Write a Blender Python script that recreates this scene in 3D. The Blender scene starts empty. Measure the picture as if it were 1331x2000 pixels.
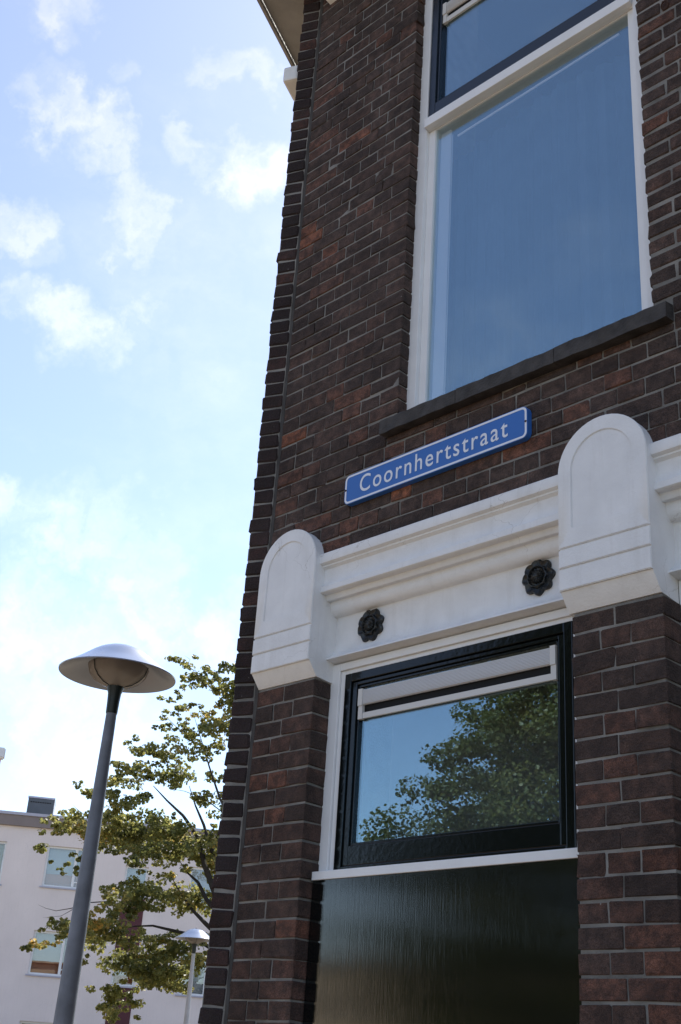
import bpy, bmesh, math, random
import numpy as np
from mathutils import Vector, Matrix
random.seed(7); rng = np.random.default_rng(7)
S = bpy.context.scene
COL = S.collection
R = math.radians
CAMY, CAMZ = -2.72, 1.6          # the facade is the plane y = 0, the camera stands 2.72 m in front of it

# ------------------------------------------------------------------ camera
def make_camera():
    Y, P, Ro = R(46.658), R(24.867), R(3.9746)
    F = Vector((-math.sin(Y)*math.cos(P), math.cos(Y)*math.cos(P), math.sin(P)))
    r0 = Vector((math.cos(Y), math.sin(Y), 0)); u0 = r0.cross(F)
    rt = r0*math.cos(Ro)+u0*math.sin(Ro); up = u0*math.cos(Ro)-r0*math.sin(Ro)
    cam = bpy.data.cameras.new('camera'); o = bpy.data.objects.new('camera', cam); COL.objects.link(o)
    m = Matrix(((rt.x, up.x, -F.x, 0), (rt.y, up.y, -F.y, CAMY), (rt.z, up.z, -F.z, CAMZ), (0, 0, 0, 1)))
    o.matrix_world = m
    cam.sensor_fit = 'VERTICAL'; cam.sensor_height = 24; cam.sensor_width = 16; cam.lens = 2392.887/2000*24
    cam.clip_start = .05; cam.clip_end = 3000
    S.camera = o
make_camera()
def pdir(az, el=0):
    az, el = R(az), R(el)
    return Vector((-math.sin(az)*math.cos(el), math.cos(az)*math.cos(el), math.sin(el)))
def P(az, dist, z=0):            # place in the street: bearing from the viewpoint, horizontal distance, height
    d = pdir(az)*dist
    return Vector((d.x, d.y+CAMY, z))

# ------------------------------------------------------------------ sky, sun, exposure
SUN_AZ, SUN_EL = 22, 49           # degrees left of +y, degrees up
def make_world():
    w = bpy.data.worlds.new('World'); S.world = w; w.use_nodes = True
    nt = w.node_tree; N = nt.nodes; L = nt.links; N.clear()
    out = N.new('ShaderNodeOutputWorld'); bg = N.new('ShaderNodeBackground'); L.new(bg.outputs[0], out.inputs[0])
    sky = N.new('ShaderNodeTexSky'); sky.sky_type = 'NISHITA'; sky.sun_disc = False
    sky.sun_elevation = R(SUN_EL); sky.sun_rotation = R(-SUN_AZ); sky.air_density = 1.0; sky.dust_density = .45; sky.ozone_density = 3.0
    bg.inputs['Strength'].default_value = .135
    veil = N.new('ShaderNodeMixRGB'); veil.blend_type = 'ADD'; veil.inputs[0].default_value = 1; L.new(sky.outputs[0], veil.inputs[1]); veil.inputs[2].default_value = (.46, .25, .12, 1)   # thin high haze
    tc = N.new('ShaderNodeTexCoord')
    nz = N.new('ShaderNodeTexNoise'); nz.inputs['Scale'].default_value = 11; nz.inputs['Detail'].default_value = 6; nz.inputs['Roughness'].default_value = .62
    L.new(tc.outputs['Generated'], nz.inputs['Vector'])
    sub = N.new('ShaderNodeVectorMath'); sub.operation = 'SUBTRACT'; L.new(nz.outputs['Color'], sub.inputs[0]); sub.inputs[1].default_value = (.5, .5, .5)
    mad = N.new('ShaderNodeVectorMath'); mad.operation = 'MULTIPLY_ADD'; L.new(sub.outputs[0], mad.inputs[0]); mad.inputs[1].default_value = (.16, .16, .16); L.new(tc.outputs['Generated'], mad.inputs[2])
    def mth(op, a, b, c=None):
        n = N.new('ShaderNodeMath'); n.operation = op
        for i, v in enumerate((a, b, c)):
            if v is None: continue
            if isinstance(v, (int, float)): n.inputs[i].default_value = v
            else: L.new(v, n.inputs[i])
        return n.outputs[0]
    acc = None
    for az, el, rad, amp in CLOUDS:
        c = pdir(az, el)
        d = N.new('ShaderNodeVectorMath'); d.operation = 'DISTANCE'; L.new(mad.outputs[0], d.inputs[0]); d.inputs[1].default_value = c
        mr = N.new('ShaderNodeMapRange'); mr.interpolation_type = 'SMOOTHSTEP'; L.new(d.outputs['Value'], mr.inputs[0])
        mr.inputs[1].default_value = rad; mr.inputs[2].default_value = rad*.35; mr.inputs[3].default_value = 0; mr.inputs[4].default_value = amp
        acc = mr.outputs[0] if acc is None else mth('MAXIMUM', acc, mr.outputs[0])
    n2 = N.new('ShaderNodeTexNoise'); n2.inputs['Scale'].default_value = 3.2; n2.inputs['Detail'].default_value = 7; n2.inputs['Roughness'].default_value = .6
    mp = N.new('ShaderNodeMapping'); mp.inputs['Scale'].default_value = (1, 1, 2.2); L.new(tc.outputs['Generated'], mp.inputs[0]); L.new(mp.outputs[0], n2.inputs['Vector'])
    m2 = N.new('ShaderNodeMapRange'); L.new(n2.outputs['Fac'], m2.inputs[0]); m2.inputs[1].default_value = .54; m2.inputs[2].default_value = .80; m2.inputs[4].default_value = .45
    acc = mth('MAXIMUM', acc, m2.outputs[0])
    n3 = N.new('ShaderNodeTexNoise'); n3.inputs['Scale'].default_value = 26; n3.inputs['Detail'].default_value = 5; L.new(mad.outputs[0], n3.inputs['Vector'])
    m3 = N.new('ShaderNodeMapRange'); L.new(n3.outputs['Fac'], m3.inputs[0]); m3.inputs[1].default_value = .3; m3.inputs[2].default_value = .65; m3.inputs[3].default_value = .2
    acc = mth('MULTIPLY', acc, m3.outputs[0])
    mx = N.new('ShaderNodeMixRGB'); L.new(acc, mx.inputs[0]); L.new(veil.outputs[0], mx.inputs[1])
    # a cloud scatters what the sky round it gives plus its own white
    add = N.new('ShaderNodeMixRGB'); add.blend_type = 'ADD'; add.inputs[0].default_value = 1; L.new(veil.outputs[0], add.inputs[1]); add.inputs[2].default_value = CLOUD_COL
    L.new(add.outputs[0], mx.inputs[2]); L.new(mx.outputs[0], bg.inputs[0])
CLOUD_COL = (1.9, 1.45, .9, 1)
CLOUDS = []                         # (bearing, elevation, angular radius in radians, density)
def _cloudpx():
    f = 2392.887; c = S.camera.matrix_world.to_3x3()
    for x, y, r, a in ((130,20,75,.9),(60,180,60,.8),(120,225,70,1),(190,270,70,1),(240,310,45,.7),(420,290,60,.8),(480,330,80,1),(545,300,50,.8),
                       (255,405,75,1),(290,450,50,.8),(20,430,70,.9),(50,480,60,.6),(30,600,60,.8),(130,620,80,1),(200,640,80,.9),(290,600,60,.6),
                       (20,990,80,.9),(110,1030,90,.9),(200,1050,90,.8),(300,1100,100,.5),(420,1240,110,.9),(300,1210,110,.9),(90,1230,130,.9),(460,110,50,.6),(290,200,40,.4),(130,1400,200,.7)):
        d = (c @ Vector(((x-665.5)/f, -(y-1000)/f, -1))).normalized()
        CLOUDS.append((math.degrees(math.atan2(-d.x, d.y)), math.degrees(math.asin(d.z)), r/f*1.2, a*.8))
_cloudpx(); make_world()
sd = bpy.data.lights.new('sun', 'SUN'); sd.energy = 4.0; sd.angle = R(.5); sd.color = (1, .95, .87)
so = bpy.data.objects.new('sun', sd); COL.objects.link(so); so.location = (0, 0, 20)
so.rotation_euler = pdir(SUN_AZ, SUN_EL).to_track_quat('Z', 'Y').to_euler()
S.view_settings.view_transform = 'Standard'; S.view_settings.look = 'None'
S.view_settings.exposure = .80; S.view_settings.gamma = 1; S.view_settings.use_curve_mapping = False

# ------------------------------------------------------------------ helpers
def mat(name, col, rough=.6, spec=.5, metal=0, bump=0, bscale=60, vary=0, vscale=6, coat=0, detail=6):
    m = bpy.data.materials.new(name); m.use_nodes = True; nt = m.node_tree; N = nt.nodes; L = nt.links
    b = N['Principled BSDF']; b.inputs['Base Color'].default_value = (*col, 1); b.inputs['Roughness'].default_value = rough
    b.inputs['Specular IOR Level'].default_value = spec; b.inputs['Metallic'].default_value = metal
    if coat: b.inputs['Coat Weight'].default_value = coat; b.inputs['Coat Roughness'].default_value = .05
    tc = N.new('ShaderNodeTexCoord')
    if vary:
        n = N.new('ShaderNodeTexNoise'); n.inputs['Scale'].default_value = vscale; n.inputs['Detail'].default_value = detail; L.new(tc.outputs['Object'], n.inputs['Vector'])
        r = N.new('ShaderNodeMapRange'); L.new(n.outputs['Fac'], r.inputs[0]); r.inputs[1].default_value = .3; r.inputs[2].default_value = .7; r.inputs[3].default_value = 1-vary; r.inputs[4].default_value = 1+vary*.4
        h = N.new('ShaderNodeHueSaturation'); h.inputs['Color'].default_value = (*col, 1); L.new(r.outputs[0], h.inputs['Value']); L.new(h.outputs[0], b.inputs['Base Color'])
    if bump:
        n = N.new('ShaderNodeTexNoise'); n.inputs['Scale'].default_value = bscale; n.inputs['Detail'].default_value = 5; L.new(tc.outputs['Object'], n.inputs['Vector'])
        bp = N.new('ShaderNodeBump'); bp.inputs['Strength'].default_value = bump; bp.inputs['Distance'].default_value = .004; L.new(n.outputs['Fac'], bp.inputs['Height']); L.new(bp.outputs[0], b.inputs['Normal'])
    return m
def weathered(m, amt=.1):
    nt = m.node_tree; N = nt.nodes; L = nt.links; b = N['Principled BSDF']; src = b.inputs['Base Color'].links[0].from_socket
    g = N.new('ShaderNodeNewGeometry'); mp = N.new('ShaderNodeMapping'); mp.inputs['Scale'].default_value = (22, 22, 1.6); L.new(g.outputs['Position'], mp.inputs[0])
    n = N.new('ShaderNodeTexNoise'); n.inputs['Scale'].default_value = 1; n.inputs['Detail'].default_value = 7; n.inputs['Roughness'].default_value = .7; L.new(mp.outputs[0], n.inputs['Vector'])
    r = N.new('ShaderNodeMapRange'); L.new(n.outputs['Fac'], r.inputs[0]); r.inputs[1].default_value = .52; r.inputs[2].default_value = .78; r.inputs[4].default_value = amt*2.4
    x = N.new('ShaderNodeMixRGB'); L.new(r.outputs[0], x.inputs[0]); L.new(src, x.inputs[1]); x.inputs[2].default_value = (.40, .38, .34, 1)
    v = N.new('ShaderNodeTexVoronoi'); v.feature = 'DISTANCE_TO_EDGE'; v.inputs['Scale'].default_value = 5.5
    w = N.new('ShaderNodeTexNoise'); w.inputs['Scale'].default_value = 14; w.inputs['Detail'].default_value = 4; L.new(g.outputs['Position'], w.inputs['Vector'])
    wm = N.new('ShaderNodeVectorMath'); wm.operation = 'MULTIPLY_ADD'; L.new(w.outputs['Color'], wm.inputs[0]); wm.inputs[1].default_value = (.09, .09, .09); L.new(g.outputs['Position'], wm.inputs[2]); L.new(wm.outputs[0], v.inputs['Vector'])
    c = N.new('ShaderNodeMapRange'); L.new(v.outputs['Distance'], c.inputs[0]); c.inputs[1].default_value = .0; c.inputs[2].default_value = .006; c.inputs[3].default_value = .55; c.inputs[4].default_value = 0
    k = N.new('ShaderNodeTexNoise'); k.inputs['Scale'].default_value = 2.3; L.new(g.outputs['Position'], k.inputs['Vector'])
    km = N.new('ShaderNodeMapRange'); L.new(k.outputs['Fac'], km.inputs[0]); km.inputs[1].default_value = .54; km.inputs[2].default_value = .62
    mu = N.new('ShaderNodeMath'); mu.operation = 'MULTIPLY'; L.new(c.outputs[0], mu.inputs[0]); L.new(km.outputs[0], mu.inputs[1])
    y = N.new('ShaderNodeMixRGB'); L.new(mu.outputs[0], y.inputs[0]); L.new(x.outputs[0], y.inputs[1]); y.inputs[2].default_value = (.33, .31, .28, 1)
    L.new(y.outputs[0], b.inputs['Base Color']); return m
def brick_mat(name, stops, island):
    m = bpy.data.materials.new(name); m.use_nodes = True; nt = m.node_tree; N = nt.nodes; L = nt.links
    b = N['Principled BSDF']; b.inputs['Roughness'].default_value = .88; b.inputs['Specular IOR Level'].default_value = .22
    if island: g = N.new('ShaderNodeNewGeometry'); rnd = g.outputs['Random Per Island']
    else: g = N.new('ShaderNodeObjectInfo'); rnd = g.outputs['Random']
    geo = N.new('ShaderNodeNewGeometry')
    cr = N.new('ShaderNodeValToRGB'); L.new(rnd, cr.inputs[0]); e = cr.color_ramp.elements
    e[0].position = stops[0][0]; e[0].color = (*stops[0][1], 1); e[1].position = stops[1][0]; e[1].color = (*stops[1][1], 1)
    for p, c in stops[2:]:
        k = e.new(p); k.color = (*c, 1)
    n = N.new('ShaderNodeTexNoise'); n.inputs['Scale'].default_value = 26; n.inputs['Detail'].default_value = 8; n.inputs['Roughness'].default_value = .65; L.new(geo.outputs['Position'], n.inputs['Vector'])
    # soot patches over the clay colour
    mr = N.new('ShaderNodeMapRange'); L.new(n.outputs['Fac'], mr.inputs[0]); mr.inputs[1].default_value = .36; mr.inputs[2].default_value = .58
    mx = N.new('ShaderNodeMixRGB'); L.new(mr.outputs[0], mx.inputs[0]); L.new(cr.outputs[0], mx.inputs[1]); mx.inputs[2].default_value = (.027, .021, .019, 1)
    sc = N.new('ShaderNodeMath'); sc.operation = 'MULTIPLY'; L.new(mr.outputs[0], sc.inputs[0]); sc.inputs[1].default_value = .72; L.new(sc.outputs[0], mx.inputs[0])
    n2 = N.new('ShaderNodeTexNoise'); n2.inputs['Scale'].default_value = 420; n2.inputs['Detail'].default_value = 3; L.new(geo.outputs['Position'], n2.inputs['Vector'])
    m2 = N.new('ShaderNodeMapRange'); L.new(n2.outputs['Fac'], m2.inputs[0]); m2.inputs[1].default_value = .3; m2.inputs[2].default_value = .75; m2.inputs[3].default_value = .5; m2.inputs[4].default_value = 1.75
    h = N.new('ShaderNodeHueSaturation'); L.new(mx.outputs[0], h.inputs['Color']); L.new(m2.outputs[0], h.inputs['Value'])
    # rare lime specks
    n4 = N.new('ShaderNodeTexNoise'); n4.inputs['Scale'].default_value = 75; n4.inputs['Detail'].default_value = 2; L.new(geo.outputs['Position'], n4.inputs['Vector'])
    m4 = N.new('ShaderNodeMapRange'); L.new(n4.outputs['Fac'], m4.inputs[0]); m4.inputs[1].default_value = .76; m4.inputs[2].default_value = .80; m4.inputs[4].default_value = .6
    mx2 = N.new('ShaderNodeMixRGB'); L.new(m4.outputs[0], mx2.inputs[0]); L.new(h.outputs[0], mx2.inputs[1]); mx2.inputs[2].default_value = (.3, .29, .27, 1)
    n5 = N.new('ShaderNodeTexNoise'); n5.inputs['Scale'].default_value = 4.5; n5.inputs['Detail'].default_value = 5; L.new(geo.outputs['Position'], n5.inputs['Vector'])
    m5 = N.new('ShaderNodeMapRange'); L.new(n5.outputs['Fac'], m5.inputs[0]); m5.inputs[1].default_value = .3; m5.inputs[2].default_value = .7; m5.inputs[3].default_value = .72; m5.inputs[4].default_value = 1.45
    h5 = N.new('ShaderNodeHueSaturation'); L.new(mx2.outputs[0], h5.inputs['Color']); L.new(m5.outputs[0], h5.inputs['Value'])
    L.new(h5.outputs[0], b.inputs['Base Color'])
    n3 = N.new('ShaderNodeTexNoise'); n3.inputs['Scale'].default_value = 150; n3.inputs['Detail'].default_value = 6; L.new(geo.outputs['Position'], n3.inputs['Vector'])
    bp = N.new('ShaderNodeBump'); bp.inputs['Strength'].default_value = .9; bp.inputs['Distance'].default_value = .006; L.new(n3.outputs['Fac'], bp.inputs['Height']); L.new(bp.outputs[0], b.inputs['Normal'])
    return m
WALLSTOPS = [(0, (.062, .044, .037)), (.55, (.082, .055, .045)), (.86, (.108, .064, .050)), (.96, (.15, .072, .050)), (1, (.25, .098, .055))]
PIERSTOPS = [(0, (.054, .038, .032)), (.4, (.076, .047, .037)), (.8, (.105, .055, .041)), (1, (.15, .068, .045))]
BANDSTOPS = [(0, (.026, .019, .02)), (.6, (.036, .023, .022)), (.88, (.055, .03, .026)), (1, (.09, .042, .032))]
M = {
 'brick': brick_mat('dark_fired_brick', WALLSTOPS, False), 'brick_s': brick_mat('dark_fired_brick_mass', WALLSTOPS, True),
 'pier': brick_mat('red_brown_brick', PIERSTOPS, False), 'pier_s': brick_mat('red_brown_brick_mass', PIERSTOPS, True),
 'band': brick_mat('sooty_brick', BANDSTOPS, False), 'band_s': brick_mat('sooty_brick_mass', BANDSTOPS, True),
 'mortar': mat('grey_mortar', (.235, .225, .205), .9, .2, bump=.8, bscale=180, vary=.45, vscale=9),
 'caulk': mat('dark_mortar', (.075, .072, .068), .9, .2, bump=.8, bscale=120, vary=.4, vscale=7),
 'stucco': mat('white_masonry_paint', (.76, .765, .76), .5, .4, bump=.32, bscale=120, vary=.07, vscale=14),
 'paint': mat('white_gloss_paint', (.78, .785, .78), .3, .5, bump=.05, bscale=60, vary=.05, vscale=10),
 'cream': mat('vent_plastic', (.62, .61, .58), .4, .5),
 'ventgrey': mat('aluminium_vent', (.55, .56, .57), .35, .5),
 'black': mat('black_green_gloss_paint', (.003, .0045, .0045), .12, .42, bump=.12, bscale=50),
 'blue': mat('dark_blue_gloss_paint', (.010, .017, .026), .2, .55, bump=.06, bscale=50),
 'gap_shade': mat('black_gap', (.004, .004, .004), .7, .3),  # black colour stands for the shade inside vent slots
 'sill': mat('dark_clinker_tile', (.055, .05, .046), .75, .35, bump=.9, bscale=140, vary=.5, vscale=20),
 'iron': mat('painted_cast_iron', (.008, .010, .011), .38, .5, bump=.35, bscale=160),
 'signblue': mat('enamel_blue', (.030, .135, .44), .3, .5, vary=.06, vscale=5),
 'signwhite': mat('enamel_white', (.72, .75, .8), .3, .5),
 'rust': mat('rusty_screw', (.05, .025, .015), .7, .4, metal=.3),
 'gutter': mat('weathered_white_timber', (.34, .335, .32), .6, .4, bump=.3, bscale=60, vary=.3, vscale=5),
 'room': mat('dim_room_plaster', (.16, .16, .16), .9, .2),
 'bright': mat('bright_aluminium', (.9, .92, .95), .5, .5),
 'sheer': mat('grey_blue_sheer', (.125, .20, .30), .9, .2, vary=.35, vscale=3),
 'curtain': mat('pale_reflection_band', (.62, .66, .72), .9, .2),  # pale colour of the imitated reflection behind the upper pane
 'pole': mat('galvanised_paint', (.185, .21, .25), .6, .35, metal=0, bump=.2, bscale=90, vary=.3, vscale=7),
 'pole_light': mat('light_grey_paint', (.42, .43, .45), .5, .4, vary=.15, vscale=7),
 'hood': mat('grey_enamel_hood', (.28, .345, .49), .3, .5, coat=.5, vary=.2, vscale=4),
 'hood_in': mat('hood_lining', (.21, .235, .29), .28, .6, metal=.55, vary=.2, vscale=3),
 'collar': mat('dark_green_collar', (.012, .02, .02), .45, .4),
 'render': mat('pale_lilac_render', (.80, .72, .69), .9, .2, bump=.3, bscale=30, vary=.08, vscale=.8),
 'fascia': mat('grey_brown_fascia', (.25, .21, .20), .7, .3, vary=.1, vscale=2),
 'fascia_cap': mat('zinc_cap', (.42, .42, .5), .4, .5),
 'maroon': mat('maroon_panel', (.10, .032, .04), .6, .3, vary=.1, vscale=3),
 'flue': mat('grey_sheet_metal', (.085, .095, .105), .5, .4, vary=.15, vscale=3),
 'bark': mat('grey_brown_bark', (.05, .043, .036), .9, .2, bump=.8, bscale=20, vary=.3, vscale=8),
 'paving': mat('clinker_paving', (.30, .215, .135), .85, .3, bump=.5, bscale=20, vary=.25, vscale=3),
 'asphalt': mat('road_brick_paving', (.25, .175, .11), .85, .3, bump=.5, bscale=40, vary=.2, vscale=3),
 'kerb': mat('kerb_stone', (.3, .29, .27), .8, .3, vary=.2, vscale=4),
 'earth': mat('town_ground', (.28, .225, .155), .95, .2, vary=.2, vscale=.5),
 'ochre': mat('ochre_plaster', (.52, .42, .29), .9, .2, vary=.1, vscale=2),
 'roof': mat('grey_roof', (.10, .09, .085), .8, .3, vary=.2, vscale=2),
 'tan': mat('orange_beige_curtain', (.55, .36, .26), .9, .2), 'greenc': mat('pale_green_blind', (.50, .58, .55), .9, .2), 'redc': mat('red_brown_curtain', (.28, .09, .05), .9, .2), 'olivec': mat('olive_curtain', (.38, .34, .14), .9, .2), 'greyc': mat('pale_grey_blind', (.42, .45, .44), .9, .2),
}
weathered(M['stucco']); weathered(M['gutter'], .2); weathered(M['render'], .06)
def glass_mat(name, f0, tint, rough=0.0, trans=.9):
    m = bpy.data.materials.new(name); m.use_nodes = True; nt = m.node_tree; N = nt.nodes; L = nt.links; N.clear()
    out = N.new('ShaderNodeOutputMaterial'); mx = N.new('ShaderNodeMixShader'); g = N.new('ShaderNodeBsdfGlossy'); g.inputs['Roughness'].default_value = rough; g.inputs['Color'].default_value = (*tint, 1)
    t = N.new('ShaderNodeBsdfTransparent'); t.inputs[0].default_value = (trans, trans, trans, 1)
    lw = N.new('ShaderNodeLayerWeight'); lw.inputs['Blend'].default_value = .5
    pw = N.new('ShaderNodeMath'); pw.operation = 'POWER'; L.new(lw.outputs['Facing'], pw.inputs[0]); pw.inputs[1].default_value = 4
    fr = N.new('ShaderNodeMapRange'); L.new(pw.outputs[0], fr.inputs[0]); fr.inputs[3].default_value = f0; fr.inputs[4].default_value = 1
    tc = N.new('ShaderNodeTexCoord'); n = N.new('ShaderNodeTexNoise'); n.inputs['Scale'].default_value = 2.2; n.inputs['Detail'].default_value = 1; L.new(tc.outputs['Object'], n.inputs['Vector'])
    b = N.new('ShaderNodeBump'); b.inputs['Strength'].default_value = .035; b.inputs['Distance'].default_value = .01; L.new(n.outputs['Fac'], b.inputs['Height']); L.new(b.outputs[0], g.inputs['Normal'])
    L.new(fr.outputs[0], mx.inputs[0]); L.new(t.outputs[0], mx.inputs[1]); L.new(g.outputs[0], mx.inputs[2]); L.new(mx.outputs[0], out.inputs[0])
    return m
M['glass'] = glass_mat('window_glass', .235, (.62, .88, 1), 0, .96); M['glass_far'] = glass_mat('far_window_glass', .09, (.9, .95, 1))
def bowl_mat():
    m = bpy.data.materials.new('frosted_lamp_bowl'); m.use_nodes = True; nt = m.node_tree; N = nt.nodes; L = nt.links; N.clear()
    out = N.new('ShaderNodeOutputMaterial'); b = N.new('ShaderNodeBsdfPrincipled'); b.inputs['Base Color'].default_value = (.40, .38, .37, 1); b.inputs['Roughness'].default_value = .12; b.inputs['Specular IOR Level'].default_value = .8
    t = N.new('ShaderNodeBsdfTransparent'); t.inputs[0].default_value = (.9, .87, .84, 1); tl = N.new('ShaderNodeBsdfTranslucent'); tl.inputs[0].default_value = (.3, .27, .24, 1)
    m1 = N.new('ShaderNodeMixShader'); m1.inputs[0].default_value = .4; L.new(b.outputs[0], m1.inputs[1]); L.new(tl.outputs[0], m1.inputs[2])
    m2 = N.new('ShaderNodeMixShader'); m2.inputs[0].default_value = .3; L.new(m1.outputs[0], m2.inputs[1]); L.new(t.outputs[0], m2.inputs[2]); L.new(m2.outputs[0], out.inputs[0])
    return m
M['bowl'] = bowl_mat()
def panel_mat():       # brushed gloss paint: vertical strokes
    m = mat('black_brushed_gloss_panel', (.003, .004, .004), .07, .5)
    nt = m.node_tree; N = nt.nodes; L = nt.links; b = N['Principled BSDF']
    tc = N.new('ShaderNodeTexCoord'); mp = N.new('ShaderNodeMapping'); mp.inputs['Scale'].default_value = (420, 420, 5); L.new(tc.outputs['Object'], mp.inputs[0])
    n = N.new('ShaderNodeTexNoise'); n.inputs['Detail'].default_value = 5; n.inputs['Scale'].default_value = 1; L.new(mp.outputs[0], n.inputs['Vector'])
    mp2 = N.new('ShaderNodeMapping'); mp2.inputs['Scale'].default_value = (20, 20, 260); L.new(tc.outputs['Object'], mp2.inputs[0])
    n2 = N.new('ShaderNodeTexNoise'); n2.inputs['Detail'].default_value = 3; n2.inputs['Scale'].default_value = 1; L.new(mp2.outputs[0], n2.inputs['Vector'])
    ad = N.new('ShaderNodeMath'); ad.operation = 'MULTIPLY_ADD'; L.new(n2.outputs['Fac'], ad.inputs[0]); ad.inputs[1].default_value = .06; L.new(n.outputs['Fac'], ad.inputs[2])
    bp = N.new('ShaderNodeBump'); bp.inputs['Strength'].default_value = .19; bp.inputs['Distance'].default_value = .0008; L.new(ad.outputs[0], bp.inputs['Height']); L.new(bp.outputs[0], b.inputs['Normal'])
    b.inputs['IOR'].default_value = 1.9
    return m
M['panel'] = panel_mat()
def leaf_mat(name, stops, transl=.45):
    m = bpy.data.materials.new(name); m.use_nodes = True; nt = m.node_tree; N = nt.nodes; L = nt.links; N.clear()
    out = N.new('ShaderNodeOutputMaterial'); g = N.new('ShaderNodeNewGeometry'); cr = N.new('ShaderNodeValToRGB')
    n = N.new('ShaderNodeTexNoise'); n.inputs['Scale'].default_value = .8; n.inputs['Detail'].default_value = 3; L.new(g.outputs['Position'], n.inputs['Vector'])
    a = N.new('ShaderNodeMath'); a.operation = 'MULTIPLY_ADD'; L.new(g.outputs['Random Per Island'], a.inputs[0]); a.inputs[1].default_value = .55
    b_ = N.new('ShaderNodeMapRange'); L.new(n.outputs['Fac'], b_.inputs[0]); b_.inputs[1].default_value = .35; b_.inputs[2].default_value = .7; b_.inputs[4].default_value = .45; L.new(b_.outputs[0], a.inputs[2])
    L.new(a.outputs[0], cr.inputs[0]); e = cr.color_ramp.elements
    e[0].position = stops[0][0]; e[0].color = (*stops[0][1], 1); e[1].position = stops[1][0]; e[1].color = (*stops[1][1], 1)
    for p, c in stops[2:]: e.new(p).color = (*c, 1)
    d = N.new('ShaderNodeBsdfPrincipled'); d.inputs['Roughness'].default_value = .45; d.inputs['Specular IOR Level'].default_value = .35; L.new(cr.outputs[0], d.inputs['Base Color'])
    t = N.new('ShaderNodeBsdfTranslucent'); hs = N.new('ShaderNodeHueSaturation'); hs.inputs['Value'].default_value = 2.3; hs.inputs['Hue'].default_value = .485; L.new(cr.outputs[0], hs.inputs['Color']); L.new(hs.outputs[0], t.inputs[0])
    mx = N.new('ShaderNodeMixShader'); mx.inputs[0].default_value = transl; L.new(d.outputs[0], mx.inputs[1]); L.new(t.outputs[0], mx.inputs[2]); L.new(mx.outputs[0], out.inputs[0])
    return m
M['leaf'] = leaf_mat('linden_leaf', [(0, (.055, .066, .020)), (.4, (.105, .118, .034)), (.78, (.21, .20, .06)), (.93, (.34, .25, .06)), (1, (.45, .24, .06))], .5)
M['leaf2'] = leaf_mat('street_tree_leaf', [(0, (.034, .050, .016)), (.5, (.072, .086, .025)), (.85, (.14, .138, .042)), (.985, (.17, .17, .045)), (1, (.34, .16, .05))], .3)

def wloc(o):
    v = Vector((0, 0, 0))
    while o: v += o.location; o = o.parent
    return v
def link(name, me, m, parent=None, loc=(0, 0, 0)):
    o = bpy.data.objects.new(name, me); COL.objects.link(o); o.location = loc
    if m and not me.materials: me.materials.append(m)
    if parent: o.parent = parent
    return o
def obj(name, bm, m, parent=None, smooth=False, bevel=0, origin=None):
    if bevel: bmesh.ops.bevel(bm, geom=bm.edges[:], offset=bevel, segments=2, affect='EDGES', profile=.6, clamp_overlap=True)
    org = wloc(parent) if parent else Vector((0, 0, 0))
    loc = Vector((0, 0, 0))
    if origin is not None: loc = Vector(origin)-org; org = Vector(origin)
    bmesh.ops.translate(bm, verts=bm.verts[:], vec=-org)
    bmesh.ops.recalc_face_normals(bm, faces=bm.faces[:])
    me = bpy.data.meshes.new(name); bm.to_mesh(me); bm.free()
    if smooth:
        for p in me.polygons: p.use_smooth = True
        me.set_sharp_from_angle(angle=R(40))
    return link(name, me, m, parent, loc)
def empty(name, loc, label, cat, group=None):
    o = bpy.data.objects.new(name, None); COL.objects.link(o); o.location = loc; tag(o, label, cat, group); return o
def tag(o, label=None, cat=None, group=None, kind=None):
    if label: o['label'] = label
    if cat: o['category'] = cat
    if group: o['group'] = group
    if kind: o['kind'] = kind
    return o
def box(bm, x0, x1, y0, y1, z0, z1, mtx=None):
    vs = [bm.verts.new((x, y, z)) for x in (x0, x1) for y in (y0, y1) for z in (z0, z1)]
    if mtx is not None:
        for v in vs: v.co = mtx @ v.co
    for f in ((0, 1, 3, 2), (4, 6, 7, 5), (0, 4, 5, 1), (2, 3, 7, 6), (0, 2, 6, 4), (1, 5, 7, 3)): bm.faces.new([vs[i] for i in f])
    return vs
def boxes(*bs):
    bm = bmesh.new()
    for b in bs: box(bm, *b)
    return bm
def extrude_x(bm, prof, x0, x1):    # prof: closed list of (y, z)
    a = [bm.verts.new((x0, y, z)) for y, z in prof]; b = [bm.verts.new((x1, y, z)) for y, z in prof]; n = len(prof)
    for i in range(n): bm.faces.new((a[i], a[(i+1) % n], b[(i+1) % n], b[i]))
    bm.faces.new(a[::-1]); bm.faces.new(b)
def extrude_y(bm, prof, y0, y1, hole=None):   # prof: closed list of (x, z)
    def ring(p, y): return [bm.verts.new((x, y, z)) for x, z in p]
    a, b = ring(prof, y0), ring(prof, y1); n = len(prof)
    for i in range(n): bm.faces.new((a[i], b[i], b[(i+1) % n], a[(i+1) % n]))
    if hole is None: bm.faces.new(a); bm.faces.new(b[::-1])
    else:
        c, d = ring(hole, y0), ring(hole, y1)
        for i in range(n):
            j = (i+1) % n
            bm.faces.new((c[i], c[j], d[j], d[i])); bm.faces.new((a[i], a[j], c[j], c[i])); bm.faces.new((b[i], d[i], d[j], b[j]))
def lathe(bm, prof, c=(0, 0, 0), seg=32, cap=True):
    rings = []
    for r, z in prof:
        rings.append([bm.verts.new((c[0]+r*math.cos(2*math.pi*i/seg), c[1]+r*math.sin(2*math.pi*i/seg), c[2]+z)) for i in range(seg)])
    for a, b in zip(rings, rings[1:]):
        for i in range(seg): bm.faces.new((a[i], a[(i+1) % seg], b[(i+1) % seg], b[i]))
    if cap: bm.faces.new(rings[0][::-1]); bm.faces.new(rings[-1])
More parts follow.
